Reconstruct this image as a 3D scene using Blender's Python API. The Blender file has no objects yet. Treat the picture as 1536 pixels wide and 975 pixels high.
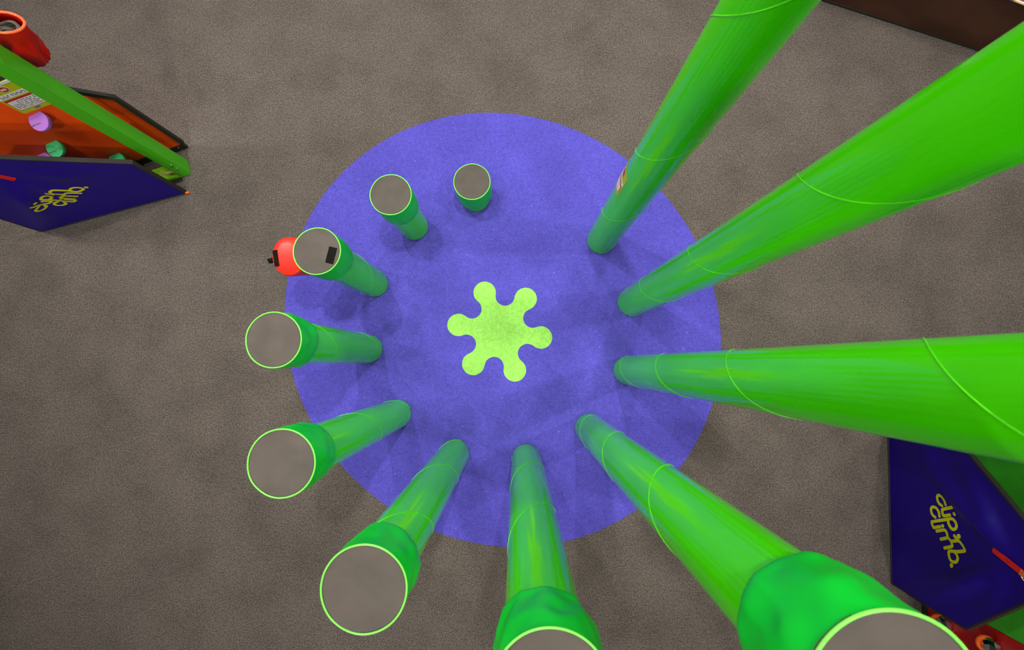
import bpy, bmesh, math, random
from mathutils import Vector, Matrix, noise

SC = bpy.context.scene
COL = SC.collection
PI = math.pi

# ------------------------------------------------------------------ camera
cam_d = bpy.data.cameras.new('camera')
cam = bpy.data.objects.new('camera', cam_d)
COL.objects.link(cam)
cam.location = (0, 0, 6.0)
cam.rotation_euler = (math.radians(4.469), math.radians(0.463), 0)
cam_d.sensor_width = 36.0
cam_d.lens = 720.0 / 1536 * 36
cam_d.clip_start = 0.02
cam_d.dof.use_dof = True
cam_d.dof.focus_distance = 5.6
cam_d.dof.aperture_fstop = 3.2
SC.camera = cam

# ------------------------------------------------------------------ light
vs = SC.view_settings
vs.view_transform = 'Standard'
vs.look = 'None'
vs.exposure = -0.18
vs.gamma = 1.0
vs.use_curve_mapping = False

w = bpy.data.worlds.new('hall')
SC.world = w
w.use_nodes = True
w.node_tree.nodes['Background'].inputs[0].default_value = (1.0, 0.95, 0.9, 1)
w.node_tree.nodes['Background'].inputs[1].default_value = 0.13

def area(name, loc, size, power, color=(1, 0.95, 0.88), target=None, shape='DISK'):
    d = bpy.data.lights.new(name, 'AREA')
    d.shape = shape
    d.size = size
    d.energy = power
    d.color = color
    o = bpy.data.objects.new(name, d)
    o.location = loc
    if target is not None:
        o.rotation_euler = (Vector(target) - Vector(loc)).to_track_quat('-Z', 'Y').to_euler()
    COL.objects.link(o)
    return o

# pendant lamps of the hall: compact, high up, each throws its own shadow
LAMPS = [(-2.4, 3.6, 12.0, 390), (-3.9, 3.7, 12.0, 220), (-3.6, -0.3, 12.0, 240), (0.7, 2.5, 12.0, 420),
         (5.2, 1.3, 12.0, 280), (4.2, -4.2, 12.0, 210), (3.0, 6.0, 12.0, 240), (-6.5, 6.0, 12.0, 70)]
for i, (x, y, z, p) in enumerate(LAMPS):
    d = bpy.data.lights.new('hall_lamp', 'SPOT')
    d.energy = p * 4.6
    d.spot_size = math.radians(82)
    d.spot_blend = 1.0
    d.shadow_soft_size = 0.11
    d.color = (1, 0.95, 0.88)
    o = bpy.data.objects.new('hall_lamp', d)
    o.location = (x, y, z)
    o.rotation_euler = (Vector((x * 0.45 + 0.1, y * 0.45 + 1.0, 0)) - Vector((x, y, z))).to_track_quat('-Z', 'Y').to_euler()
    COL.objects.link(o)
# fill added from the hall's sides for the upright poles, low and turned inwards
for x, y, z, p in [(-10.0, 3.0, 6.5, 360), (10.5, 3.5, 6.0, 290), (-3.0, 11.0, 6.5, 240), (4.0, 11.0, 6.5, 200), (-4.0, -10.0, 6.0, 260), (5.0, -10.0, 6.0, 260)]:
    area('side_fill', (x, y, z), 1.0, p, target=(0.0, 0.8, 1.0))
sp = bpy.data.lights.new('board_fill', 'SPOT')  # added spot, there only to brighten the orange board
sp.energy = 900; sp.spot_size = math.radians(24); sp.spot_blend = 0.9; sp.shadow_soft_size = 0.15; sp.color = (1, 0.95, 0.88)
so = bpy.data.objects.new('board_fill', sp)
so.location = (-3.2, -3.0, 9.5)
so.rotation_euler = (Vector((-5.1, 2.6, 0.9)) - Vector(so.location)).to_track_quat('-Z', 'Y').to_euler()
COL.objects.link(so)
area('ceiling_fill', (-0.3, 3.2, 12.9), 8.0, 60, (1, 0.96, 0.92), shape='SQUARE')  # added soft overhead fill, no real fitting

# ------------------------------------------------------------------ materials
def srgb(r, g, b):
    f = lambda c: (c / 255 / 12.92) if c / 255 <= 0.04045 else ((c / 255 + 0.055) / 1.055) ** 2.4
    return (f(r), f(g), f(b), 1)

class NB:
    def __init__(s, name):
        s.m = bpy.data.materials.new(name)
        s.m.use_nodes = True
        s.t = s.m.node_tree
        s.b = s.t.nodes['Principled BSDF']
    def n(s, typ, **kw):
        k = s.t.nodes.new(typ)
        for a, v in kw.items():
            setattr(k, a, v)
        return k
    def l(s, a, b):
        s.t.links.new(a, b)
    def coord(s, scale=(1, 1, 1)):
        tc = s.n('ShaderNodeTexCoord')
        mp = s.n('ShaderNodeMapping')
        mp.inputs['Scale'].default_value = scale
        s.l(tc.outputs['Object'], mp.inputs['Vector'])
        return mp.outputs['Vector']
    def noise(s, vec, scale, detail=2, rough=0.5):
        k = s.n('ShaderNodeTexNoise')
        k.inputs['Scale'].default_value = scale
        k.inputs['Detail'].default_value = detail
        k.inputs['Roughness'].default_value = rough
        s.l(vec, k.inputs['Vector'])
        return k.outputs['Fac']
    def ramp(s, fac, stops):
        r = s.n('ShaderNodeValToRGB')
        e = r.color_ramp.elements
        while len(e) < len(stops):
            e.new(0.5)
        for k, (p, c) in zip(e, stops):
            k.position = p
            k.color = c
        s.l(fac, r.inputs['Fac'])
        return r.outputs['Color']
    def mul(s, a, b, fac=1.0):
        k = s.n('ShaderNodeMix', data_type='RGBA', blend_type='MULTIPLY')
        k.inputs[0].default_value = fac
        s.l(a, k.inputs[6])
        s.l(b, k.inputs[7])
        return k.outputs[2]
    def bump(s, h, strength, dist=0.01):
        k = s.n('ShaderNodeBump')
        k.inputs['Strength'].default_value = strength
        k.inputs['Distance'].default_value = dist
        s.l(h, k.inputs['Height'])
        s.l(k.outputs['Normal'], s.b.inputs['Normal'])

def g(v):
    return (v, v, v, 1)

def carpet(name, col, lo, hi, fleck=None, shade_mott=(0.82, 1.1), rough=1.0):
    b = NB(name)
    v = b.coord()
    fine = b.noise(v, 62, 4, 0.8)
    tuft = b.noise(v, 19, 2, 0.6)
    big = b.noise(v, 1.5, 6, 0.62)  # broad mottling puts soft overlapping shadows into the pile colour
    base = b.n('ShaderNodeRGB')
    base.outputs[0].default_value = col
    c = b.mul(base.outputs[0], b.ramp(fine, [(0.38, g(lo)), (0.62, g(hi))]))
    c = b.mul(c, b.ramp(tuft, [(0.35, g(0.93)), (0.65, g(1.07))]))
    c = b.mul(c, b.ramp(big, [(0.30, g(shade_mott[0])), (0.52, g(1.0)), (0.72, g(shade_mott[1]))]))
    if fleck:
        vo = b.n('ShaderNodeTexVoronoi')
        vo.inputs['Scale'].default_value = 5.5
        b.l(v, vo.inputs['Vector'])
        fl = b.ramp(vo.outputs['Distance'], [(0.030, (1, 1, 1, 1)), (0.045, (0, 0, 0, 1))])
        k = b.n('ShaderNodeMix', data_type='RGBA')
        sep = b.n('ShaderNodeMath', operation='MULTIPLY')
        sep.inputs[1].default_value = 0.45
        b.l(fl, sep.inputs[0])
        b.l(sep.outputs[0], k.inputs[0])
        b.l(c, k.inputs[6])
        k.inputs[7].default_value = fleck
        c = k.outputs[2]
    b.l(c, b.b.inputs['Base Color'])
    b.b.inputs['Roughness'].default_value = rough
    b.b.inputs['Specular IOR Level'].default_value = 0.1
    b.bump(fine, 0.5, 0.008)
    return b.m

def vinyl(name, col, rough=0.35, spec=0.5, var=0.08, nscale=3.0, stretch=(1, 1, 0.3), bump=0.0, bscale=20):
    b = NB(name)
    v = b.coord(stretch)
    n = b.noise(v, nscale, 3, 0.55)
    base = b.n('ShaderNodeRGB')
    base.outputs[0].default_value = col
    c = b.mul(base.outputs[0], b.ramp(n, [(0.3, g(1 - var)), (0.7, g(1 + var))]))
    b.l(c, b.b.inputs['Base Color'])
    b.b.inputs['Roughness'].default_value = rough
    b.b.inputs['Specular IOR Level'].default_value = spec
    if bump:
        b.bump(b.noise(v, bscale, 2, 0.5), bump, 0.01)
    return b.m

def metal(name, col, rough=0.25):
    b = NB(name)
    v = b.coord()
    n = b.noise(v, 30, 2)
    b.l(b.ramp(n, [(0.3, tuple(c * 0.8 for c in col[:3]) + (1,)), (0.7, col)]), b.b.inputs['Base Color'])
    b.b.inputs['Metallic'].default_value = 1
    b.b.inputs['Roughness'].default_value = rough
    return b.m

M = {}
M['carpet'] = carpet('grey_carpet', (0.114, 0.097, 0.086, 1), 0.42, 1.58, (0.30, 0.25, 0.17, 1), (0.80, 1.12))
M['blue'] = carpet('blue_carpet', (0.094, 0.081, 0.50, 1), 0.76, 1.22, (0.45, 0.40, 0.75, 1), (0.88, 1.08))
M['splat'] = carpet('lime_carpet', (0.31, 0.70, 0.12, 1), 0.86, 1.12, None, (0.86, 1.08))
M['pole'] = vinyl('green_vinyl', (0.060, 0.65, 0.001, 1), 0.12, 0.28, 0.08, 5.0, (1, 1, 0.25), 0.012, 6)
M['seam'] = vinyl('lime_piping', (0.10, 0.72, 0.006, 1), 0.4, 0.4, 0.05)
M['sleeve'] = vinyl('emerald_fabric', (0.003, 0.52, 0.033, 1), 0.40, 0.25, 0.10, 4.0, (1, 1, 0.6), 0.45, 6)
M['piping'] = vinyl('pale_lime_piping', (0.22, 0.76, 0.10, 1), 0.4, 0.4, 0.05)
M['cap'] = vinyl('grey_mesh_fabric', (0.103, 0.088, 0.078, 1), 0.75, 0.2, 0.12, 5, (1, 1, 1), 0.2, 120)
M['black'] = vinyl('black_webbing', (0.007, 0.0065, 0.006, 1), 0.85, 0.1, 0.15, 20, (1, 1, 1), 0.2, 80)
M['border'] = vinyl('black_edging', (0.020, 0.018, 0.014, 1), 0.55, 0.4, 0.1)
M['gate'] = vinyl('indigo_vinyl', (0.012, 0.0015, 0.19, 1), 0.42, 0.22, 0.12, 2.0, (1, 1, 1))
M['logo'] = vinyl('olive_yellow_print', (0.60, 0.58, 0.0, 1), 0.5, 0.3, 0.05)
M['redstrap'] = vinyl('red_webbing', (0.60, 0.012, 0.008, 1), 0.6, 0.3, 0.2, 30, (1, 1, 1), 0.3, 90)
M['orangetab'] = vinyl('orange_tab', (0.9, 0.13, 0.01, 1), 0.5, 0.3, 0.1)
M['orange'] = vinyl('orange_vinyl', (0.95, 0.085, 0.002, 1), 0.5, 0.3, 0.15, 2.5, (1, 1, 0.5))
M['lilac'] = vinyl('lilac_resin', (0.50, 0.20, 0.78, 1), 0.45, 0.4, 0.06)
M['mint'] = vinyl('mint_resin', (0.06, 0.58, 0.20, 1), 0.45, 0.4, 0.06)
M['lime_sign'] = vinyl('yellow_green_sign', (0.46, 0.50, 0.004, 1), 0.5, 0.3, 0.05)
M['white'] = vinyl('white_print', (0.75, 0.72, 0.72, 1), 0.5, 0.3, 0.05)
M['crimson'] = vinyl('crimson_print', (0.50, 0.010, 0.035, 1), 0.5, 0.3, 0.05)
M['ink'] = vinyl('grey_ink', (0.16, 0.15, 0.17, 1), 0.6, 0.2, 0.05)
M['post'] = vinyl('green_paint', (0.060, 0.40, 0.006, 1), 0.45, 0.4, 0.05)
M['limebeam'] = vinyl('lime_paint', (0.20, 0.55, 0.010, 1), 0.4, 0.4, 0.2, 9)
M['pale'] = vinyl('pale_tape', (0.62, 0.50, 0.30, 1), 0.5, 0.3, 0.05)
M['bag'] = vinyl('red_nylon', (0.66, 0.002, 0.001, 1), 0.45, 0.22, 0.2, 4, (1, 1, 1), 0.6, 9)
M['bagpipe'] = vinyl('orange_red_piping', (0.95, 0.12, 0.03, 1), 0.5, 0.4, 0.3, 40)
M['cord'] = vinyl('grey_webbing', (0.10, 0.095, 0.075, 1), 0.7, 0.3, 0.2, 20)
M['drum'] = vinyl('red_padded_vinyl', (0.85, 0.030, 0.016, 1), 0.38, 0.5, 0.08, 4, (1, 1, 1), 0.12, 9)
M['gwall'] = vinyl('green_wall_panel', (0.045, 0.42, 0.020, 1), 0.5, 0.3, 0.2, 3, (1, 1, 1))
M['rwall'] = vinyl('red_wall_panel', (0.42, 0.003, 0.003, 1), 0.45, 0.4, 0.12, 3, (1, 1, 1))
M['brown'] = vinyl('dark_brown_vinyl', (0.055, 0.020, 0.010, 1), 0.4, 0.4, 0.3, 1.5, (1, 1, 1))
M['cream'] = vinyl('cream_piping', (0.75, 0.62, 0.33, 1), 0.5, 0.3, 0.2)
M['plum'] = vinyl('plum_fabric', (0.16, 0.045, 0.20, 1), 0.5, 0.3, 0.1)
M['hall'] = vinyl('painted_plaster', (0.26, 0.255, 0.245, 1), 0.8, 0.2, 0.05, 0.6, (1, 1, 1))
M['steel'] = metal('steel', (0.75, 0.76, 0.78, 1), 0.25)
M['gem'] = metal('iridescent_chrome', (0.72, 0.78, 0.82, 1), 0.06)

# ------------------------------------------------------------------ helpers
def obj(name, bm, m, parent=None, smooth=True, loc=None):
    me = bpy.data.meshes.new(name)
    bmesh.ops.recalc_face_normals(bm, faces=bm.faces)
    bm.to_mesh(me)
    bm.free()
    if smooth:
        for p in me.polygons:
            p.use_smooth = True
        try:
            me.set_sharp_from_angle(angle=math.radians(38))
        except Exception:
            pass
    me.materials.append(M[m] if isinstance(m, str) else m)
    o = bpy.data.objects.new(name, me)
    COL.objects.link(o)
    if parent:
        o.parent = parent
    if loc:
        o.location = loc
    return o

def tag(o, label=None, cat=None, group=None, kind=None):
    o['kind'] = 'thing' if (label and cat) else o.get('kind', '')
    if not o['kind']: del o['kind']
    if label: o['label'] = label
    if cat: o['category'] = cat
    if group: o['group'] = group
    if kind: o['kind'] = kind
    return o

def thing(name, label, cat, loc=(0, 0, 0), group=None):
    o = bpy.data.objects.new(name, None)
    COL.objects.link(o)
    o.location = loc
    o.empty_display_size = 0.2
    return tag(o, label, cat, group)

def lathe(profile, n=64, warp=None):
    """rings of (r, z) -> bmesh; r == 0 closes with a pole vertex"""
    bm = bmesh.new()
    rings = []
    for r, z in profile:
        if r <= 1e-6:
            rings.append([bm.verts.new((0, 0, z))])
        else:
            ring = []
            for k in range(n):
                a = 2 * PI * k / n
                rr, zz = (r, z) if warp is None else warp(r, z, a)
                ring.append(bm.verts.new((rr * math.cos(a), rr * math.sin(a), zz)))
            rings.append(ring)
    for a, b in zip(rings, rings[1:]):
        if len(a) == 1 and len(b) == 1:
            continue
        for k in range(n):
            k2 = (k + 1) % n
            if len(a) == 1:
                bm.faces.new((a[0], b[k], b[k2]))
            elif len(b) == 1:
                bm.faces.new((a[k], b[0], a[k2]))
            else:
                bm.faces.new((a[k], b[k], b[k2], a[k2]))
    return bm

def torus(R, r, z=0, n=72, m=8, warp=None):
    bm = bmesh.new()
    rings = []
    for k in range(n):
        a = 2 * PI * k / n
        RR, zz = (R, z) if warp is None else warp(R, z, a)
        rings.append([bm.verts.new(((RR + r * math.cos(t)) * math.cos(a), (RR + r * math.cos(t)) * math.sin(a), zz + r * math.sin(t)))
                      for t in [2 * PI * j / m for j in range(m)]])
    for k in range(n):
        A, B = rings[k], rings[(k + 1) % n]
        for j in range(m):
            bm.faces.new((A[j], B[j], B[(j + 1) % m], A[(j + 1) % m]))
    return bm

def catmull(pts, sub=6):
    P = [Vector(p) for p in pts]
    if len(P) < 3:
        return P
    Q = [2 * P[0] - P[1]] + P + [2 * P[-1] - P[-2]]
    out = []
    for i in range(1, len(Q) - 2):
        p0, p1, p2, p3 = Q[i - 1], Q[i], Q[i + 1], Q[i + 2]
        for s in range(sub):
            t = s / sub
            out.append(0.5 * (2 * p1 + (p2 - p0) * t + (2 * p0 - 5 * p1 + 4 * p2 - p3) * t * t + (3 * p1 - p0 - 3 * p2 + p3) * t ** 3))
    out.append(P[-1])
    return out

def tube(bm, pts, r, m=8, closed=False, flat=1.0):
    """a tube along points; r may be a number; flat squeezes the section along its binormal"""
    P = [Vector(p) for p in pts]
    n = len(P)
    rings = []
    prev = None
    for i in range(n):
        if closed:
            t = (P[(i + 1) % n] - P[i - 1]).normalized()
        else:
            t = (P[min(i + 1, n - 1)] - P[max(i - 1, 0)]).normalized()
        if prev is None:
            u = t.orthogonal().normalized()
        else:
            u = (prev - t * prev.dot(t)).normalized()
        prev = u
        v = t.cross(u)
        rings.append([bm.verts.new(P[i] + r * (math.cos(2 * PI * j / m) * u + flat * math.sin(2 * PI * j / m) * v)) for j in range(m)])
    for i in range(n if closed else n - 1):
        A, B = rings[i], rings[(i + 1) % n]
        for j in range(m):
            bm.faces.new((A[j], B[j], B[(j + 1) % m], A[(j + 1) % m]))
    if not closed:
        bm.faces.new(rings[0])
        bm.faces.new(list(reversed(rings[-1])))
    return bm

def prism(bm, outline, frame, t0, t1):
    """outline [(u, v)] in frame (origin, U, V, N) made solid between offsets t0 and t1 along N"""
    O, U, V, N = frame
    a = [bm.verts.new(O + U * u + V * v + N * t0) for u, v in outline]
    b = [bm.verts.new(O + U * u + V * v + N * t1) for u, v in outline]
    n = len(a)
    bm.faces.new(list(reversed(a)))
    bm.faces.new(b)
    for i in range(n):
        bm.faces.new((a[i], a[(i + 1) % n], b[(i + 1) % n], b[i]))
    return bm

def rect(u0, v0, u1, v1):
    return [(u0, v0), (u1, v0), (u1, v1), (u0, v1)]

def rrect(u0, v0, u1, v1, r, n=5):
    out = []
    for cx, cy, a0 in ((u1 - r, v0 + r, -PI / 2), (u1 - r, v1 - r, 0), (u0 + r, v1 - r, PI / 2), (u0 + r, v0 + r, PI)):
        for k in range(n + 1):
            a = a0 + PI / 2 * k / n
            out.append((cx + r * math.cos(a), cy + r * math.sin(a)))
    return out

def disc(cx, cy, r, n=24, ry=None):
    return [(cx + r * math.cos(2 * PI * k / n), cy + (ry or r) * math.sin(2 * PI * k / n)) for k in range(n)]

def box_bm(cx, cy, cz, sx, sy, sz, rot=0, bevel=0.0):
    bm = bmesh.new()
    bmesh.ops.create_cube(bm, size=1)
    bmesh.ops.scale(bm, vec=(sx, sy, sz), verts=bm.verts)
    if bevel:
        bmesh.ops.bevel(bm, geom=bm.edges[:], offset=bevel, segments=2, affect='EDGES', profile=0.5)
    bmesh.ops.rotate(bm, cent=(0, 0, 0), matrix=Matrix.Rotation(rot, 3, 'Z'), verts=bm.verts)
    bmesh.ops.translate(bm, vec=(cx, cy, cz), verts=bm.verts)
    return bm

# ------------------------------------------------------------------ the floor
bm = bmesh.new()
v = [bm.verts.new(p) for p in ((-14, -12, 0), (14, -12, 0), (14, 13, 0), (-14, 13, 0), (-14, -12, -0.2), (14, -12, -0.2), (14, 13, -0.2), (-14, 13, -0.2))]
for f in ((0, 1, 2, 3), (7, 6, 5, 4), (0, 4, 5, 1), (1, 5, 6, 2), (2, 6, 7, 3), (3, 7, 4, 0)):
    bm.faces.new([v[i] for i in f])
tag(obj('floor', bm, 'carpet', smooth=False), kind='structure')

# the hall around it
def slab(name, lo, hi, m):
    bm = box_bm((lo[0] + hi[0]) / 2, (lo[1] + hi[1]) / 2, (lo[2] + hi[2]) / 2, hi[0] - lo[0], hi[1] - lo[1], hi[2] - lo[2])
    tag(obj(name, bm, m, smooth=False), kind='structure')
slab('ceiling', (-14, -12, 13.2), (14, 13, 13.4), 'hall')
slab('wall_north', (-14, 13, 0), (14, 13.2, 13.2), 'hall')
slab('wall_south', (-14, -12.2, 0), (14, -12, 13.2), 'hall')
slab('wall_west', (-14.2, -12, 0), (-14, 13, 13.2), 'hall')
slab('wall_east', (14, -12, 0), (14.2, 13, 13.2), 'hall')

# round blue carpet, cut slightly out of true
bm = bmesh.new()
ea = Vector((-0.7172, 0.6969)); eb = Vector((0.6969, 0.7172)); dc = Vector((-0.1797, 0.5049))
outl = []
for k in range(160):
    a = 2 * PI * k / 160
    q = dc + ea * 2.8202 * math.cos(a) + eb * 2.638 * math.sin(a)
    outl.append((q.x, q.y))
FLAT = (Vector((0, 0, 0)), Vector((1, 0, 0)), Vector((0, 1, 0)), Vector((0, 0, 1)))
prism(bm, outl, FLAT, 0.0, 0.004)
tag(obj('carpet_circle', bm, 'blue', smooth=False), 'large round blue carpet inlaid in the grey carpet under the green pillars', 'carpet')

# lime splat emblem with six round lobes
def splat(cx, cy, s, rot):
    rl, dl, rv = 16.8 * s, 62.4 * s, 14.46 * s
    dv = 53.26 * s
    out = []
    for k in range(6):
        a = rot + k * PI / 3
        L = Vector((math.cos(a), math.sin(a))) * dl
        V1 = Vector((math.cos(a - PI / 6), math.sin(a - PI / 6))) * dv
        V2 = Vector((math.cos(a + PI / 6), math.sin(a + PI / 6))) * dv
        V0 = V1
        a1 = math.atan2(*(V1 - L).yx); a2 = math.atan2(*(V2 - L).yx)
        while a2 < a1: a2 += 2 * PI
        for j in range(19):
            t = a1 + (a2 - a1) * j / 18
            out.append((cx + L.x + rl * math.cos(t), cy + L.y + rl * math.sin(t)))
        L2 = Vector((math.cos(a + PI / 3), math.sin(a + PI / 3))) * dl
        b1 = math.atan2(*(L - V2).yx); b2 = math.atan2(*(L2 - V2).yx)
        while b2 > b1: b2 -= 2 * PI
        for j in range(1, 12):
            t = b1 + (b2 - b1) * j / 12
            out.append((cx + V2.x + rv * math.cos(t), cy + V2.y + rv * math.sin(t)))
    return out
bm = bmesh.new()
prism(bm, splat(-0.203, 0.391, 0.00837, math.radians(51.3)), FLAT, 0.0042, 0.0075)
tag(obj('carpet_emblem', bm, 'splat', smooth=False), 'lime green six lobed splat emblem in the centre of the blue carpet', 'emblem')

# ------------------------------------------------------------------ step pillars
R, RC = 0.1778, 0.2113
G_ = 'ring of green step pillars'
# x, y, top, sleeve bottom, seam height on the side facing the ring's middle (None: plain), label
PILLARS = [
    (-0.510, 2.096, 0.571, 0.150, None, 'shortest green step pillar, its grey top only knee high above the blue carpet'),
    (-1.290, 1.725, 1.180, 0.770, None, 'second shortest green step pillar with plain grey top, beside the shortest pillar'),
    (-1.787, 0.998, 1.766, 1.400, 0.60, 'green step pillar with black hook patch on its grey top'),
    (-1.840, 0.171, 2.372, 2.020, 0.15, 'green step pillar with plain grey top, next tallest after the black patch one'),
    (-1.469, -0.629, 2.947, 2.575, 0.02, 'green step pillar with plain grey top, second up from the black patch one'),
    (-0.749, -1.112, 3.548, 3.190, 1.41, 'green step pillar whose grey top is the biggest one seen whole'),
    (0.126, -1.173, 4.172, 3.800, 1.15, 'green step pillar whose grey top is cut by the frame bottom, smaller of two such'),
    (0.898, -0.804, 4.789, 4.410, 0.36, 'green step pillar with wrinkled sleeve and biggest grey top, cut by bottom frame corner'),
    (1.382, -0.096, 5.390, 5.060, 0.44, 'tall topless looking green pillar passing just above the indigo gate by green wall'),
    (1.449, 0.756, 5.990, 5.640, 1.24, 'widest looking tall green pillar, between the stickered pillar and the one above gate'),
    (1.076, 1.545, 6.590, 6.240, 1.34, 'tallest green step pillar, with small yellow warning sticker on its lower shaft'),
]
PITCH = 1.42
rnd = random.Random(4)

def sleeve_warp(seed, zb, zt, amp):
    def f(r, z, a):
        h = (z - zb) / (zt - zb)
        p = Vector((math.cos(a) * 1.3 + seed * 7.1, math.sin(a) * 1.3, h * 1.4))
        k = noise.noise(p)
        fold = noise.noise(Vector((math.cos(a) * 2.2 - math.sin(a) * 0.4 + seed * 3.3, math.sin(a) * 2.2 + h * 1.3, h * 2.6 + seed)))
        crease = abs(noise.noise(Vector((math.cos(a) * 1.9 + h * 0.9, math.sin(a) * 1.9 + seed * 5.0, h * 1.2)))) ** 0.7
        env = max(0.0, min(1.0, (1 - h) * 3.0)) * min(1.0, 0.35 + h * 4)
        return r + amp * env * (0.5 * k + 0.8 * fold - 0.6 * crease + 0.2), z + 0.012 * k * max(0, 1 - h * 3)
    return f

def make_pillar(i, x, y, zt, zs, seams, label):
    t = thing('step_pillar', label, 'pillar', (x, y, 0), G_)
    # padded pole with soft sections between its seams
    prof = [(0.0, 0.004), (R - 0.012, 0.004), (R - 0.004, 0.012), (R, 0.03)]
    zz = 0.03
    zend = zt - 0.03
    while zz < zend:
        zz = min(zz + 0.05, zend)
        prof.append((R, zz))
    prof += [(0.0, zend)]
    def warp(r, z, a):
        return r + 0.0016 * noise.noise(Vector((math.cos(a) * 1.5 + i * 3.7, math.sin(a) * 1.5, z * 1.1))), z
    po = obj('pole', lathe(prof, 64, warp), 'pole', t)
    if seams is not None:          # the covering is wound on: one piped edge climbs round the shaft
        c0 = math.atan2(-y, -x)
        z0 = seams
        while z0 > PITCH * 0.9: z0 -= PITCH
        bm = bmesh.new()
        pts = []
        zz = 0.02
        while zz < zs + 0.05:
            a_ = c0 + (zz - z0) / PITCH * 2 * PI
            pts.append(((R + 0.0004) * math.cos(a_), (R + 0.0004) * math.sin(a_), zz))
            zz += PITCH / 72
        tube(bm, pts, 0.0032, 8)
        obj('seam', bm, 'seam', po)
    # slip-over sleeve, baggier towards its lower hem
    L = zt - zs
    sp = []
    N = 22
    for k in range(N + 1):
        h = k / N
        z = zs + L * h
        bulge = 0.010 * math.sin(PI * min(1, max(0, h * 1.05))) ** 0.8
        r = RC - 0.004 + bulge
        if h < 0.12:
            r -= 0.016 * (1 - h / 0.12) ** 2
        if h > 0.93:
            r = RC - 0.002 + bulge * 0.4
        sp.append((r, z))
    sp = [(R + 0.003, zs + 0.02), (R + 0.008, zs + 0.003)] + sp
    sl = obj('sleeve', lathe(sp, 96, sleeve_warp(i + 1, zs, zt, 0.007 if i < 3 else (0.017 if i < 6 else 0.026))), 'sleeve', t)
    # soft grey top
    def cw(r, z, a):
        return r, z + 0.005 * noise.noise(Vector((r * 14 * math.cos(a) + i, r * 14 * math.sin(a), i * 2.0)))
    cp = [(RC - 0.001, zt - 0.014), (RC - 0.002, zt - 0.004), (RC - 0.010, zt + 0.002), (RC - 0.022, zt + 0.0005), (RC - 0.05, zt + 0.004),
          (RC - 0.09, zt + 0.006), (RC - 0.14, zt + 0.007), (0.03, zt + 0.008), (0.0, zt + 0.008)]
    cap = obj('top_pad', lathe(cp, 72, cw), 'cap', t)
    tag(cap, 'grey mesh top')
    def pw(r, z, a):
        q = 0.0025 * noise.noise(Vector((math.cos(a) * 1.4 + i * 2.0, math.sin(a) * 1.4, 3)))
        return r + q, z + q
    tag(obj('piping', torus(RC + 0.0005, 0.0052, zt, 96, 8, pw), 'piping', t), 'pale lime piping')
    return t, po, cap

pill = [make_pillar(i, *p) for i, p in enumerate(PILLARS)]

# black hook patch on the third top
x, y, zt = PILLARS[2][:3]
bm = bmesh.new()
fr = (Vector((-1.655 - x, 0.958 - y, zt + 0.005)), Vector((0.974, -0.225, 0)), Vector((0.225, 0.974, 0)), Vector((0, 0, 1)))
prism(bm, rrect(-0.036, -0.075, 0.036, 0.075, 0.004), fr, 0, 0.006)
tag(obj('hook_patch', bm, 'black', pill[2][0], smooth=False), 'black hook patch')

# sticker wrapped on the tallest pillar's shaft
def wrap_patch(parent, r, a0, a1, z0, z1, m, name, lab=None, n=14):
    b = bmesh.new()
    rows = []
    for k in range(n + 1):
        a = a0 + (a1 - a0) * k / n
        rows.append([b.verts.new((rr * math.cos(a), rr * math.sin(a), z)) for rr in (r - 0.001, r) for z in (z0, z1)])
    for A, B in zip(rows, rows[1:]):
        b.faces.new((A[2], B[2], B[3], A[3]))
        b.faces.new((A[0], A[1], B[1], B[0]))
        b.faces.new((A[0], B[0], B[2], A[2]))
        b.faces.new((A[1], A[3], B[3], B[1]))
    b.faces.new((rows[0][0], rows[0][2], rows[0][3], rows[0][1]))
    b.faces.new((rows[-1][0], rows[-1][1], rows[-1][3], rows[-1][2]))
    o = obj(name, b, m, parent)
    if lab: tag(o, lab)
    return o
SA0, SA1 = math.radians(140), math.radians(202)
st = wrap_patch(pill[10][0], R + 0.0030, SA0, SA1, 1.81, 2.20, 'lime_sign', 'warning_sticker', 'yellow warning sticker with white and red boxes')
d_ = SA1 - SA0
wrap_patch(st, R + 0.0045, SA0 + 0.10 * d_, SA0 + 0.90 * d_, 1.85, 1.99, 'crimson', 'red_frame')
wrap_patch(st, R + 0.0056, SA0 + 0.13 * d_, SA0 + 0.87 * d_, 1.86, 1.968, 'white', 'notice_box')
wrap_patch(st, R + 0.0045, SA0 + 0.06 * d_, SA0 + 0.94 * d_, 2.01, 2.055, 'white', 'title_strip')
wrap_patch(st, R + 0.0056, SA0 + 0.2 * d_, SA0 + 0.8 * d_, 2.024, 2.042, 'ink', 'title_text')
wrap_patch(st, R + 0.0045, SA0 + 0.35 * d_, SA0 + 0.65 * d_, 2.09, 2.17, 'crimson', 'badge')

# ------------------------------------------------------------------ red padded drum beside the patched pillar
top = Vector((-2.255, 1.045, 1.34)); foot = Vector((-2.165, 1.10, 1.02))
ax = (top - foot).normalized()
t = thing('padded_drum', 'red padded drum with black tab, hung against shaft of pillar with black hook patch', 'pad', foot)
q = ax.to_track_quat('Z', 'Y').to_matrix().to_4x4()
h = (top - foot).length
rd = 0.195
bm = lathe([(0, 0), (rd * 0.80, 0), (rd * 0.90, 0.012), (rd * 0.96, 0.05), (rd, h - 0.05), (rd * 0.995, h - 0.022), (rd * 0.965, h - 0.006), (rd * 0.91, h + 0.004), (rd * 0.6, h + 0.012), (rd * 0.3, h + 0.016), (0, h + 0.017)], 64,
           lambda r, z, a: (r * (1 + 0.02 * noise.noise(Vector((math.cos(a) * 1.2, math.sin(a) * 1.2, z * 5)))), z))
bmesh.ops.transform(bm, matrix=q, verts=bm.verts)
obj('body', bm, 'drum', t)
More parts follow.
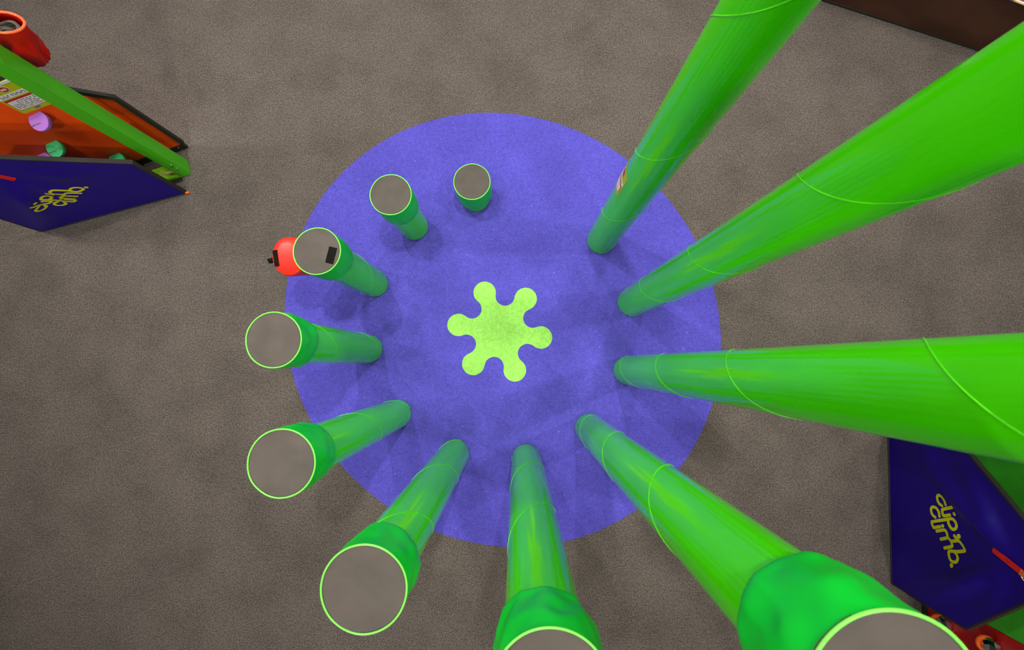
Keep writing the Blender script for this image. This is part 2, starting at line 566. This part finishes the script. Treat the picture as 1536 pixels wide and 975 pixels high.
qi = q.to_3x3()
e1 = (Vector((-1, -0.12, 0)) - ax * Vector((-1, -0.12, 0)).dot(ax)).normalized()
e2 = ax.cross(e1).normalized()
bm = bmesh.new()
prism(bm, rrect(rd * 0.52, -0.08, rd * 0.80, 0.08, 0.005), (Vector((0, 0, 0)) + ax * (h + 0.001), e1, e2, ax), -0.004, 0.018)
tag(obj('hook_patch', bm, 'black', t, smooth=False), 'black hook patch')
bm = bmesh.new()
tube(bm, [ax * (h - 0.03) + e1 * (rd * 0.9) + e2 * 0.005, ax * (h - 0.02) + e1 * (rd * 1.10) + e2 * 0.01, ax * (h - 0.02) + e1 * (rd * 1.27) + e2 * 0.012], 0.030, 10, flat=0.6)
tag(obj('pull_tab', bm, 'black', t), 'black pull tab')

bm = box_bm(-2.035 - foot.x, 1.066 - foot.y, 0.16, 0.14, 0.07, 0.05, math.radians(-14), 0.008)
tag(obj('fixing_strap', bm, 'black', t), 'black fixing strap')

# ------------------------------------------------------------------ belay gates
LOGO = [('l', [[1.15, 0.822], [1.188, 0.812], [1.221, 0.783], [1.227, 0.745], [1.207, 0.718], [1.173, 0.717], [1.14, 0.738], [1.127, 0.772]]),
 ('l', [[1.152, 0.913], [1.095, 0.787], [1.072, 0.773], [1.035, 0.784], [1.033, 0.801], [1.062, 0.867]]), ('d', [1.088, 0.924], 16),
 ('l', [[1.013, 0.843], [0.975, 0.853], [0.941, 0.883], [0.932, 0.914], [0.951, 0.941], [0.987, 0.945], [1.02, 0.923], [1.031, 0.887], [1.014, 0.849], [0.926, 0.656], [0.913, 0.644], [0.873, 0.665], [0.871, 0.677], [0.908, 0.757]]),
 ('d', [0.925, 0.789], 15), ('l', [[1.007, 0.739], [1.046, 0.731], [1.079, 0.702], [1.083, 0.662], [1.058, 0.632], [1.022, 0.634], [0.995, 0.653], [0.982, 0.687]]),
 ('l', [[0.844, 0.708], [0.888, 0.801], [0.886, 0.833], [0.854, 0.851], [0.825, 0.844], [0.777, 0.752]]),
 ('l', [[0.825, 0.844], [0.82, 0.873], [0.785, 0.893], [0.753, 0.883], [0.7, 0.788]]), ('d', [0.887, 0.988], 20), ('l', [[0.873, 0.981], [0.862, 0.958], [0.876, 0.938]]),
 ('l', [[0.81, 0.902], [0.842, 0.983], [0.83, 1.018], [0.797, 1.044], [0.766, 1.035], [0.723, 0.942], [0.694, 0.852], [0.658, 0.838], [0.611, 0.854], [0.601, 0.891], [0.618, 0.928], [0.656, 0.945], [0.692, 0.931], [0.704, 0.909]]),
 ('d', [0.56, 0.876], 18)]

def stroke(bm, pts, w, surf, off):
    P = catmull([Vector((p[0], p[1], 0)) for p in pts], 6)
    n = len(P)
    left, right = [], []
    for i in range(n):
        t_ = (P[min(i + 1, n - 1)] - P[max(i - 1, 0)]).normalized()
        s = Vector((-t_.y, t_.x, 0)) * w / 2
        left.append(surf((P[i] + s).x, (P[i] + s).y, off)); right.append(surf((P[i] - s).x, (P[i] - s).y, off))
    vl = [bm.verts.new(p) for p in left]; vr = [bm.verts.new(p) for p in right]
    for i in range(n - 1):
        bm.faces.new((vl[i], vl[i + 1], vr[i + 1], vr[i]))
    for e in (P[0], P[-1]):
        c = [bm.verts.new(surf(e.x + w / 2 * math.cos(2 * PI * k / 12), e.y + w / 2 * math.sin(2 * PI * k / 12), off * 0.93)) for k in range(12)]
        bm.faces.new(c)

def solid_sheet(bm, grid_fn, us, vs_of_u, th):
    """a sheet over u columns with its own v range; front and back skins"""
    F, B = [], []
    for u in us:
        vs_ = vs_of_u(u)
        F.append([bm.verts.new(grid_fn(u, v, th / 2)) for v in vs_])
        B.append([bm.verts.new(grid_fn(u, v, -th / 2)) for v in vs_])
    n, m = len(F), len(F[0])
    for i in range(n - 1):
        for j in range(m - 1):
            bm.faces.new((F[i][j], F[i + 1][j], F[i + 1][j + 1], F[i][j + 1]))
            bm.faces.new((B[i][j], B[i][j + 1], B[i + 1][j + 1], B[i + 1][j]))
        for j in (0, m - 1):
            bm.faces.new((F[i][j], B[i][j], B[i + 1][j], F[i + 1][j]))
    for i in (0, n - 1):
        for j in range(m - 1):
            bm.faces.new((F[i][j], F[i][j + 1], B[i][j + 1], B[i][j]))
    return bm

def top_of(poly, u):
    """height of the upper outline at u; poly lists the upper chain [(u, v)] from left to right"""
    for (a, va), (b, vb) in zip(poly, poly[1:]):
        if a <= u <= b:
            return va + (vb - va) * (u - a) / (b - a)
    return poly[-1][1] if u > poly[-1][0] else poly[0][1]

def make_gate(label, O, U, V, N, upper, seed, logo_map, strap, folds, logo_w, name='belay_gate'):
    """upright cloth gate: U along the floor hinge, V up, N towards the climbers"""
    O, U, V, N = Vector(O), Vector(U), Vector(V), Vector(N)
    t = thing(name, label, 'gate', O)
    def relief(u, v):
        s = 0.0
        for (fu, fv, du, dv, wdt, amp) in folds:     # a ridge running from (fu, fv) along (du, dv)
            L = math.hypot(du, dv); ex, ey = du / L, dv / L
            a = (u - fu) * ex + (v - fv) * ey
            d = -(u - fu) * ey + (v - fv) * ex
            k = max(0.0, min(1.0, (a - 0.10) / 0.35)) * max(0.0, min(1.0, (L - a) / (0.6 * L)))
            s += 3.0 * amp * math.exp(-(d / (wdt * (0.6 + 1.1 * max(0, a) / L))) ** 2) * k
        return s
    def surf(u, v, off=0.0):
        return U * u + V * v + N * (off + relief(u, v))
    us = sorted(set([upper[0][0] + (upper[-1][0] - upper[0][0]) * k / 48 for k in range(49)] + [p[0] for p in upper]))
    def vs_of_u(u):
        tp = top_of(upper, u); lo = 0.012
        return [lo + (tp - lo) * j / 40 for j in range(41)]
    pan = obj('panel', solid_sheet(bmesh.new(), lambda u, v, o: surf(u, v, o), us, vs_of_u, 0.008), 'gate', t)
    # black edging round the free sides
    chain = [(upper[0][0], 0.012)] + upper + [(upper[-1][0], 0.012)]
    dense = []
    for (a, b) in zip(chain, chain[1:]):
        for k in range(24):
            dense.append((a[0] + (b[0] - a[0]) * k / 24, a[1] + (b[1] - a[1]) * k / 24))
    dense.append(chain[-1])
    # inset ribbon
    cx = sum(p[0] for p in chain) / len(chain); cy = sum(p[1] for p in chain) / len(chain)
    bm = bmesh.new()
    rows = []
    for i, p in enumerate(dense):
        a, b = dense[max(i - 1, 0)], dense[min(i + 1, len(dense) - 1)]
        tx, ty = b[0] - a[0], b[1] - a[1]
        L = math.hypot(tx, ty) or 1
        nx, ny = ty / L, -tx / L
        if (cx - p[0]) * nx + (cy - p[1]) * ny < 0: nx, ny = -nx, -ny
        wd = 0.014
        ring = [surf(p[0] - nx * 0.004, p[1] - ny * 0.004, 0.008), surf(p[0] + nx * wd, p[1] + ny * wd, 0.0065),
                surf(p[0] + nx * wd, p[1] + ny * wd, -0.042), surf(p[0] - nx * 0.004, p[1] - ny * 0.004, -0.042)]
        rows.append([bm.verts.new(q_) for q_ in ring])
    for A, B in zip(rows, rows[1:]):
        for j in range(4):
            bm.faces.new((A[j], B[j], B[(j + 1) % 4], A[(j + 1) % 4]))
    bm.faces.new(rows[0]); bm.faces.new(list(reversed(rows[-1])))
    tag(obj('edging', bm, 'border', t), 'black edging')
    # floor bar
    bm = bmesh.new()
    tube(bm, [U * (upper[0][0] + 0.01) + V * 0.012, U * (upper[-1][0] - 0.01) + V * 0.012], 0.012, 8)
    obj('hinge_bar', bm, 'border', t)
    # printed lettering
    bm = bmesh.new()
    for s in LOGO:
        if s[0] == 'l':
            stroke(bm, [logo_map(*p) for p in s[1]], logo_w, surf, 0.0075)
        else:
            c = logo_map(*s[1]); r_ = s[2] / 25 * logo_w
            bm.faces.new([bm.verts.new(surf(x_, y_, 0.0075)) for x_, y_ in disc(c[0], c[1], r_, 16)])
    lg = obj('logo', bm, 'logo', pan, smooth=False)
    tag(lg, 'olive yellow lettering')
    # red strap running up to a ring at the peak
    (su, sv), (tu, tv) = strap
    L = math.hypot(tu - su, tv - sv); ex, ey = (tu - su) / L, (tv - sv) / L
    bm = bmesh.new()
    K = 14
    for sgn in (1,):
        rows = []
        for k in range(K + 1):
            u_, v_ = su + (tu - su) * k / K, sv + (tv - sv) * k / K
            lin = surf(su, sv).lerp(surf(tu, tv), k / K) - U * u_ - V * v_
            lin = N * lin.dot(N)
            rows.append([bm.verts.new(U * (u_ - ey * w_) + V * (v_ + ex * w_) + lin + N * o_) for w_, o_ in ((-0.024, 0.004), (0.024, 0.004), (0.024, 0.018), (-0.024, 0.018))])
        for A, B in zip(rows, rows[1:]):
            for j in range(4):
                bm.faces.new((A[j], B[j], B[(j + 1) % 4], A[(j + 1) % 4]))
        bm.faces.new(rows[0]); bm.faces.new(list(reversed(rows[-1])))
    sr = obj('strap', bm, 'redstrap', t, smooth=False)
    tag(sr, 'red webbing strap')
    bm = bmesh.new()
    prism(bm, [(-0.012, -0.026), (0.03, -0.026), (0.03, 0.026), (-0.012, 0.026)], (surf(tu, tv, 0.012), U * ex + V * ey, -U * ey + V * ex, N), 0, 0.012)
    tag(obj('strap_loop', bm, 'orangetab', sr, smooth=False), 'bright orange loop')
    bm = bmesh.new()
    tube(bm, [surf(tu + ex * 0.05, tv + ey * 0.05, 0.02) + (U * math.cos(a) + V * math.sin(a)) * 0.045 for a in [2 * PI * k / 28 for k in range(28)]], 0.006, 8, closed=True)
    tag(obj('ring', bm, 'steel', sr), 'steel ring')
    return t, surf

# the gate at the right wall
UR = Vector((0.03716, 0.99931, 0)); VR = Vector((-0.04188, 0.00156, 0.99912)).normalized(); NR = Vector((-0.9984, 0.0371, -0.0419)).normalized()
upper_r = [(0.0, 1.008), (0.90, 2.02), (1.80, 1.03)]
folds_r = [(0.80, 1.58, -0.85, -1.35, 0.10, 0.034), (0.80, 1.58, 0.90, -0.66, 0.09, 0.024), (0.80, 1.58, 0.95, -1.25, 0.09, 0.026),
           (0.80, 1.58, -0.55, -0.42, 0.06, 0.018), (0.80, 1.58, 0.10, -1.2, 0.08, 0.010)]
make_gate('indigo belay gate with yellow lettering in front of the red and green climbing walls', (4.488, -2.6327, 0), UR, VR, NR, upper_r, 1,
          lambda u, v: (u, v), ((0.895, 1.357), (0.79, 1.60)), folds_r, 0.030)

# the gate at the left climbing board
UL = Vector((-0.96513, -0.26178, 0)); VL = Vector((-0.00847, 0.03123, 0.99948)).normalized(); NL = Vector((0.26164, -0.96462, 0.03236)).normalized()
upper_l = [(0.0, 0.868), (0.817, 1.450), (1.02, 1.585), (1.22, 1.45), (1.90, 0.92)]
folds_l = [(1.05, 1.22, 0.55, -0.95, 0.10, 0.010), (1.05, 1.22, 0.80, -1.25, 0.10, 0.022), (1.05, 1.22, -0.75, -0.45, 0.12, 0.012), (1.05, 1.22, -0.1, -0.8, 0.09, 0.012)]
gl, _ = make_gate('indigo belay gate with yellow lettering standing in front of the orange climbing board', (-4.2408, 2.1734, 0), UL, VL, NL, upper_l, 2,
          lambda u, v: (1.074 * u + 0.171 * v - 0.046, -0.021 * u + 0.844 * v - 0.051), ((1.06, 1.125), (1.14, 1.30)), folds_l, 0.029)
bm = bmesh.new()
tube(bm, [Vector((0.004, -0.004, 0.02)), Vector((0.05, 0.008, 0.02))], 0.014, 10)
tag(obj('foot_cap', bm, 'orangetab', gl), 'orange end cap')

# ------------------------------------------------------------------ orange climbing board
OO = Vector((-4.901, 2.523, 0)); OU = Vector((0.9333, 0.3590, 0)); OV = Vector((0, 0, 1)); ON = Vector((0.359, -0.9333, 0))
t = thing('climbing_board', 'orange peaked climbing board with lilac and mint holds and a yellow sign', 'climbing board', OO)
LF = (Vector((0, 0, 0)), OU, OV, ON)
upper_o = [(-1.10, 1.10), (-0.20, 2.27), (0.703, 1.172)]
def osurf(u, v, off=0.0):
    k = 0.012 * noise.noise(Vector((u * 1.4, v * 3.2 + u * 1.2, 2.0))) + 0.006 * noise.noise(Vector((u * 3.0 + v * 2, v * 5.5, 5.0)))
    return OU * u + OV * v + ON * (off + k)
us = sorted(set([-1.10 + 1.803 * k / 44 for k in range(45)] + [-0.20]))
def ov(u):
    tp = top_of(upper_o, u)
    return [0.12 + (tp - 0.12) * j / 40 for j in range(41)]
obj('board', solid_sheet(bmesh.new(), lambda u, v, o: osurf(u, v, o - 0.014), us, ov, 0.028), 'orange', t)
bm = bmesh.new()
ch = [(-1.10, 0.10), (-1.10, 1.10), (-0.20, 2.27), (0.703, 1.172), (0.703, 0.13)]
dense = []
for a, b in zip(ch, ch[1:]):
    for k in range(16):
        dense.append((a[0] + (b[0] - a[0]) * k / 16, a[1] + (b[1] - a[1]) * k / 16))
dense.append(ch[-1])
rows = []
for i, p in enumerate(dense):
    a, b = dense[max(i - 1, 0)], dense[min(i + 1, len(dense) - 1)]
    tx, ty = b[0] - a[0], b[1] - a[1]; L = math.hypot(tx, ty)
    nx, ny = -ty / L, tx / L
    if (-0.2 - p[0]) * nx + (0.9 - p[1]) * ny > 0: nx, ny = -nx, -ny
    rows.append([bm.verts.new(OU * (p[0] + nx * e) + OV * (p[1] + ny * e) + ON * o_) for e, o_ in ((-0.012, 0.012), (0.034, 0.008), (0.034, -0.03), (-0.012, -0.03))])
for A, B in zip(rows, rows[1:]):
    for j in range(4):
        bm.faces.new((A[j], B[j], B[(j + 1) % 4], A[(j + 1) % 4]))
bm.faces.new(rows[0]); bm.faces.new(list(reversed(rows[-1])))
tag(obj('edging', bm, 'border', t), 'black edging')
bm = bmesh.new()
prism(bm, rect(-1.10, 0.0, 0.70, 0.12), LF, -0.045, -0.004)
pl_ = obj('plinth', bm, 'border', t, smooth=False)
tag(pl_, 'dark plinth')
for u in (0.02, 0.62):
    bm = bmesh.new()
    prism(bm, disc(u, 0.085, 0.012, 12), LF, -0.004, 0.006)
    obj('rivet', bm, 'steel', pl_)

def hold(parent, u, v, r, m, lab):
    """a ball-shaped hold sliced flat on its upper side, a dark slot across the flat"""
    c = OU * u + OV * v + ON * (r * 0.62)
    nrm = (ON * 0.32 + OV * 0.95 - OU * 0.10).normalized()
    bm = bmesh.new()
    bmesh.ops.create_uvsphere(bm, u_segments=40, v_segments=24, radius=r)
    for q_ in bm.verts:
        q_.co += c
    cut = c + nrm * (r * 0.12)
    bmesh.ops.bisect_plane(bm, geom=bm.verts[:] + bm.edges[:] + bm.faces[:], plane_co=cut, plane_no=nrm, clear_outer=True)
    bmesh.ops.holes_fill(bm, edges=[e for e in bm.edges if e.is_boundary])
    h_ = obj('climbing_hold', bm, m, parent)
    tag(h_, lab)
    e1 = OU.copy(); e2 = nrm.cross(e1).normalized()
    bm = bmesh.new()
    fr_ = (cut, e1, e2, nrm)
    sgn = 1 if e2.z > 0 else -1
    for a, b in ((-0.95, -0.55), (-0.45, 0.35), (0.45, 0.95)):
        prism(bm, rect(a * r * 0.97, sgn * -r * 0.30, b * r * 0.97, sgn * -r * 0.19), fr_, -0.002, 0.0015)
    obj('slot', bm, 'ink', h_, smooth=False)
hold(t, 0.0, 1.30, 0.098, 'lilac', 'lilac hold under the yellow sign')
hold(t, -0.265, 0.865, 0.092, 'mint', 'mint hold below the lilac hold')
hold(t, 0.01, 0.345, 0.090, 'mint', 'mint hold near the lower corner')
hold(t, -0.505, 0.755, 0.092, 'lilac', 'lilac hold half hidden by the gate edge')

# sign on the board
bm = bmesh.new()
prism(bm, rrect(-0.045, 1.400, 0.275, 1.815, 0.03), LF, 0.008, 0.022)
sg = obj('sign', bm, 'lime_sign', t, smooth=False)
tag(sg, 'yellow green instruction sign')
def on_sign(outline, m, o0, name):
    b = bmesh.new()
    prism(b, outline, LF, o0 - 0.003, o0)
    return obj(name, b, m, sg, smooth=False)
on_sign(rect(-0.045, 1.795, 0.275, 1.825), 'white', 0.030, 'top_border')
on_sign(disc(0.112, 1.738, 0.046, 28, 0.040), 'white', 0.0240, 'badge_rim')
on_sign(disc(0.112, 1.738, 0.041, 28, 0.035), 'crimson', 0.0255, 'badge')
on_sign(rect(0.085, 1.725, 0.137, 1.750), 'pale', 0.0270, 'badge_picture')
on_sign(rect(-0.045, 1.628, 0.275, 1.682), 'white', 0.0240, 'title_strip')
b = bmesh.new()
rr_ = random.Random(11)
u = 0.0
for k, wl in enumerate((0.018, 0.008, 0.020, 0.018, 0.0, 0.018, 0.018, 0.019, 0.019, 0.018, 0.017)):
    if wl:
        prism(b, rect(u, 1.641, u + wl * 0.42, 1.669), LF, 0.0242, 0.0252)
        prism(b, rect(u + wl * 0.3, 1.660 if k % 2 else 1.641, u + wl, 1.669 if k % 2 else 1.650), LF, 0.0242, 0.0254)
        u += wl + 0.005
    else:
        obj('title_word', b, 'ink', sg, smooth=False)
        b = bmesh.new()
        u += 0.018
obj('title_word', b, 'ink', sg, smooth=False)
on_sign(rect(-0.025, 1.452, 0.255, 1.612), 'crimson', 0.0240, 'notice_frame')
on_sign(rect(-0.018, 1.458, 0.248, 1.588), 'white', 0.0255, 'notice_box')
b = bmesh.new()
for row in range(6):
    u = 0.0 + (0.06 if row < 2 else 0)
    v0 = 1.570 - row * 0.019
    while u < 0.225:
        wl = rr_.uniform(0.012, 0.04)
        prism(b, rect(u, v0, min(u + wl, 0.235), v0 + 0.008), LF, 0.0257, 0.0266)
        u += wl + rr_.uniform(0.006, 0.02)
obj('notice_text', b, 'ink', sg, smooth=False)
on_sign(rect(0.10, 1.418, 0.155, 1.440), 'ink', 0.0240, 'foot_mark')

# ------------------------------------------------------------------ green post beside the board
pa, pb, pc = Vector((-4.247, 2.616, 0)), Vector((-4.194, 2.429, 0)), Vector((-4.313, 2.385, 0))
pdn = pa + pc - pb
base = (pa + pc) / 2
t = thing('support_post', 'green square steel post with lime foot beam at end of the orange board', 'post', base)
bm = bmesh.new()
cs = [p - base for p in (pa, pb, pc, pdn)]
lo = [bm.verts.new(p) for p in cs]; hi = [bm.verts.new(p + Vector((0, 0, 5.2))) for p in cs]
bm.faces.new(lo); bm.faces.new(hi)
for k in range(4):
    bm.faces.new((lo[k], lo[(k + 1) % 4], hi[(k + 1) % 4], hi[k]))
bmesh.ops.bevel(bm, geom=[e for e in bm.edges], offset=0.008, segments=2, affect='EDGES')
tb = obj('tube', bm, 'post', t)
fdir = (pdn - pa).normalized()      # along the short face
sdir = (pc - pb).normalized()       # towards the board's middle
fn = (pc - pb).cross(Vector((0, 0, 1))).normalized()
if fn.y > 0: fn = -fn
for k, (q_, z_) in enumerate((((pb + (pc - pb) * 0.35), 0.30), ((pb + (pc - pb) * 0.35), 0.20))):
    b = bmesh.new()
    prism(b, disc(0, 0, 0.014, 14), (q_ - base + Vector((0, 0, z_)), sdir, Vector((0, 0, 1)), fn), -0.004, 0.012)
    tag(obj('bolt', b, 'steel', tb), 'bright bolt head')
b = bmesh.new()
fb = (pc - base + Vector((0, 0, 0)), sdir, Vector((0, 0, 1)), fn)
prism(b, rect(-0.02, 0.0, 0.62, 0.06), fb, -0.19, 0.0)
bmesh.ops.bevel(b, geom=b.edges[:], offset=0.005, segments=2, affect='EDGES')
beam = obj('foot_beam', b, 'limebeam', t)
tag(beam, 'lime painted foot beam')
b = bmesh.new()
prism(b, rect(-0.01, 0.058, 0.61, 0.0625), (fb[0] - fn * 0.082, sdir, Vector((0, 0, 1)), fn), -0.012, 0.012)
tag(obj('tape_stripe', b, 'pale', beam, smooth=False), 'pale stripe')
b = bmesh.new()
prism(b, rect(0.0, 0.0, 0.40, 0.016), fb, 0.0, 0.05)  # low black strip along the front of the foot beam
tag(obj('foot_strip', b, 'border', t, smooth=False), 'black foot strip')

# ------------------------------------------------------------------ red bag on the post
t = thing('strap_bag', 'open red fabric bag with orange rim fixed high on the green post', 'bag', (-4.47, 2.80, 1.9))
base = Vector((-4.47, 2.80, 1.9))
def ring_at(c, a, b_, rot, n=64, wob=0.0, seed=0):
    out = []
    for k in range(n):
        th = 2 * PI * k / n
        w_ = 1 + wob * (noise.noise(Vector((math.cos(th) * 2.2 + seed * 0.6, math.sin(th) * 2.2, seed * 0.9))) - 0.9 * abs(noise.noise(Vector((math.cos(th) * 4.0, math.sin(th) * 4.0 + seed * 0.5, seed * 0.35)))))
        x_, y_ = a * math.cos(th) * w_, b_ * math.sin(th) * w_
        out.append(Vector(c) + Vector((x_ * math.cos(rot) - y_ * math.sin(rot), x_ * math.sin(rot) + y_ * math.cos(rot), 0)))
    return out
C0, C1 = Vector((-4.545, 2.83, 1.81)), Vector((-4.145, 2.735, 2.36))
bm = bmesh.new()
rings = []
K = 16
for k in range(K + 1):
    s = k / K
    c = C0.lerp(C1, s)
    a = 0.262 + (0.190 - 0.262) * s ** 1.3
    b_ = 0.120 + (0.088 - 0.120) * s + 0.05 * math.sin(PI * s) * (1 - s)
    if k == 0: a *= 0.93; b_ *= 0.93
    rings.append(ring_at(c - base, a, b_, math.radians(-18 + 12 * s), 64, 0.20 * math.sin(PI * min(1, 0.25 + 0.75 * s)) + 0.02, s * 3))
outer = [[bm.verts.new(p) for p in r_] for r_ in rings]
inner = []
for k in range(K, 1, -1):
    s = k / K
    c = C0.lerp(C1, s)
    a = 0.257 + (0.184 - 0.257) * s ** 1.3
    b_ = 0.115 + (0.082 - 0.115) * s + 0.05 * math.sin(PI * s) * (1 - s)
    inner.append([bm.verts.new(p) for p in ring_at(c - base, a - 0.004, b_ - 0.004, math.radians(-18 + 12 * s), 64, 0.20 * math.sin(PI * min(1, 0.25 + 0.75 * s)) + 0.02, s * 3)])
allr = outer + inner
for A, B in zip(allr, allr[1:]):
    for j in range(64):
        bm.faces.new((A[j], B[j], B[(j + 1) % 64], A[(j + 1) % 64]))
bm.faces.new(list(reversed(outer[0])))
bm.faces.new(inner[-1])
obj('cloth', bm, 'bag', t)
bm = bmesh.new()
tube(bm, ring_at(C1 - base + Vector((0, 0, 0.004)), 0.190, 0.088, math.radians(-6), 64, 0.02, 3), 0.010, 8, closed=True)
tag(obj('rim', bm, 'bagpipe', t), 'orange red rim cord')
# webbing lying in it
bm = bmesh.new()
cc = C1 - base + (C0 - C1).normalized() * 0.10
for k in range(5):
    pts = ring_at(cc + Vector((rr_.uniform(-.02, .02), rr_.uniform(-.01, .01), -0.02 * k)), 0.125 - 0.012 * k, 0.055 - 0.004 * k, math.radians(-6 + k * 7), 36)
    tube(bm, [p + Vector((0, 0, 0.02 * math.sin(i * 0.35 + k))) for i, p in enumerate(pts)], 0.012, 6, closed=True)
sc_ = obj('webbing_coil', bm, 'cord', None, loc=base)
tag(sc_, 'coil of grey webbing lying inside the open red bag', 'webbing')

# ------------------------------------------------------------------ climbing walls by the right gate
def wall_panel(name, label, x0, y0, y1, h, m):
    t = thing(name, label, 'climbing wall', (x0, (y0 + y1) / 2, 0))
    L = (y1 - y0)
    obj('panel', box_bm(0.10, 0, h / 2 + 0.01, 0.20, L - 0.004, h - 0.02, 0, 0.004), m, t, smooth=False)
    tag(obj('base_strip', box_bm(-0.012, 0, 0.035, 0.024, L - 0.004, 0.07, 0, 0.003), 'border', t, smooth=False), 'black base strip')
    return t
wall_panel('green_climbing_panel', 'bright green climbing wall section behind the indigo gate', 4.85, -2.69, -0.62, 4.2, 'gwall')
rw = wall_panel('red_climbing_panel', 'dark red climbing wall section with faceted chrome holds, beside green wall', 4.85, -5.6, -2.69, 4.2, 'rwall')
def gem(y, z, r):
    bm = bmesh.new()
    bmesh.ops.create_icosphere(bm, subdivisions=2, radius=r)
    bmesh.ops.translate(bm, vec=(-0.045, y + 4.145, z), verts=bm.verts)
    h_ = obj('chrome_hold', bm, 'gem', rw, smooth=False)
    tag(h_, 'faceted chrome hold')
    b2 = torus(r * 0.72, r * 0.30, 0, 40, 10)
    bmesh.ops.transform(b2, matrix=Matrix.Translation((-0.055, y + 4.145, z - r * 0.62)) @ Matrix.Rotation(math.radians(-25), 4, 'Y'), verts=b2.verts)
    tag(obj('orange_collar', b2, 'orangetab', h_), 'orange collar')
gem(-2.93, 0.33, 0.085)
gem(-2.86, 0.88, 0.085)
gem(-3.6, 0.75, 0.085)

# ------------------------------------------------------------------ dark brown padded barrier
BO = Vector((4.093, 4.730, 0)); BU = Vector((0.943, -0.333, 0)).normalized(); BV = Vector((0.0, 0.0, 1)); BN = Vector((-0.333, -0.943, 0)).normalized()
t = thing('padded_barrier', 'dark brown padded barrier standing on the grey carpet behind the tallest pillars', 'barrier', BO)
def bsurf(u, v, off=0.0):
    k = 0.05 * noise.noise(Vector((u * 0.9, v * 2.2 + u * 0.7, 1.0))) * min(1, v * 4)
    return BU * u + BV * v + BN * (off + k)
us = [-2.6 + 5.4 * k / 60 for k in range(61)]
obj('panel', solid_sheet(bmesh.new(), lambda u, v, o: bsurf(u, v, o - 0.06), us, lambda u: [0.02 + 0.70 * j / 16 for j in range(17)], 0.12), 'brown', t)
bm = bmesh.new()
prism(bm, rect(-2.6, 0, 2.8, 0.03), (Vector((0, 0, 0)), BU, BV, BN), -0.11, 0.012)
tag(obj('base_strip', bm, 'border', t, smooth=False), 'black base strip')
bm = bmesh.new()
tube(bm, [bsurf(u, 0.72, -0.004) for u in us], 0.014, 8)
tag(obj('piping', bm, 'cream', t), 'cream piping')
bm = bmesh.new()
solid_sheet(bm, lambda u, v, o: BU * u + BV * (0.722 + o) + BN * (-0.015 - v), us, lambda u: [0.0, 0.05, 0.10], 0.01)
tag(obj('top_cover', bm, 'plum', t, smooth=False), 'plum top cover')
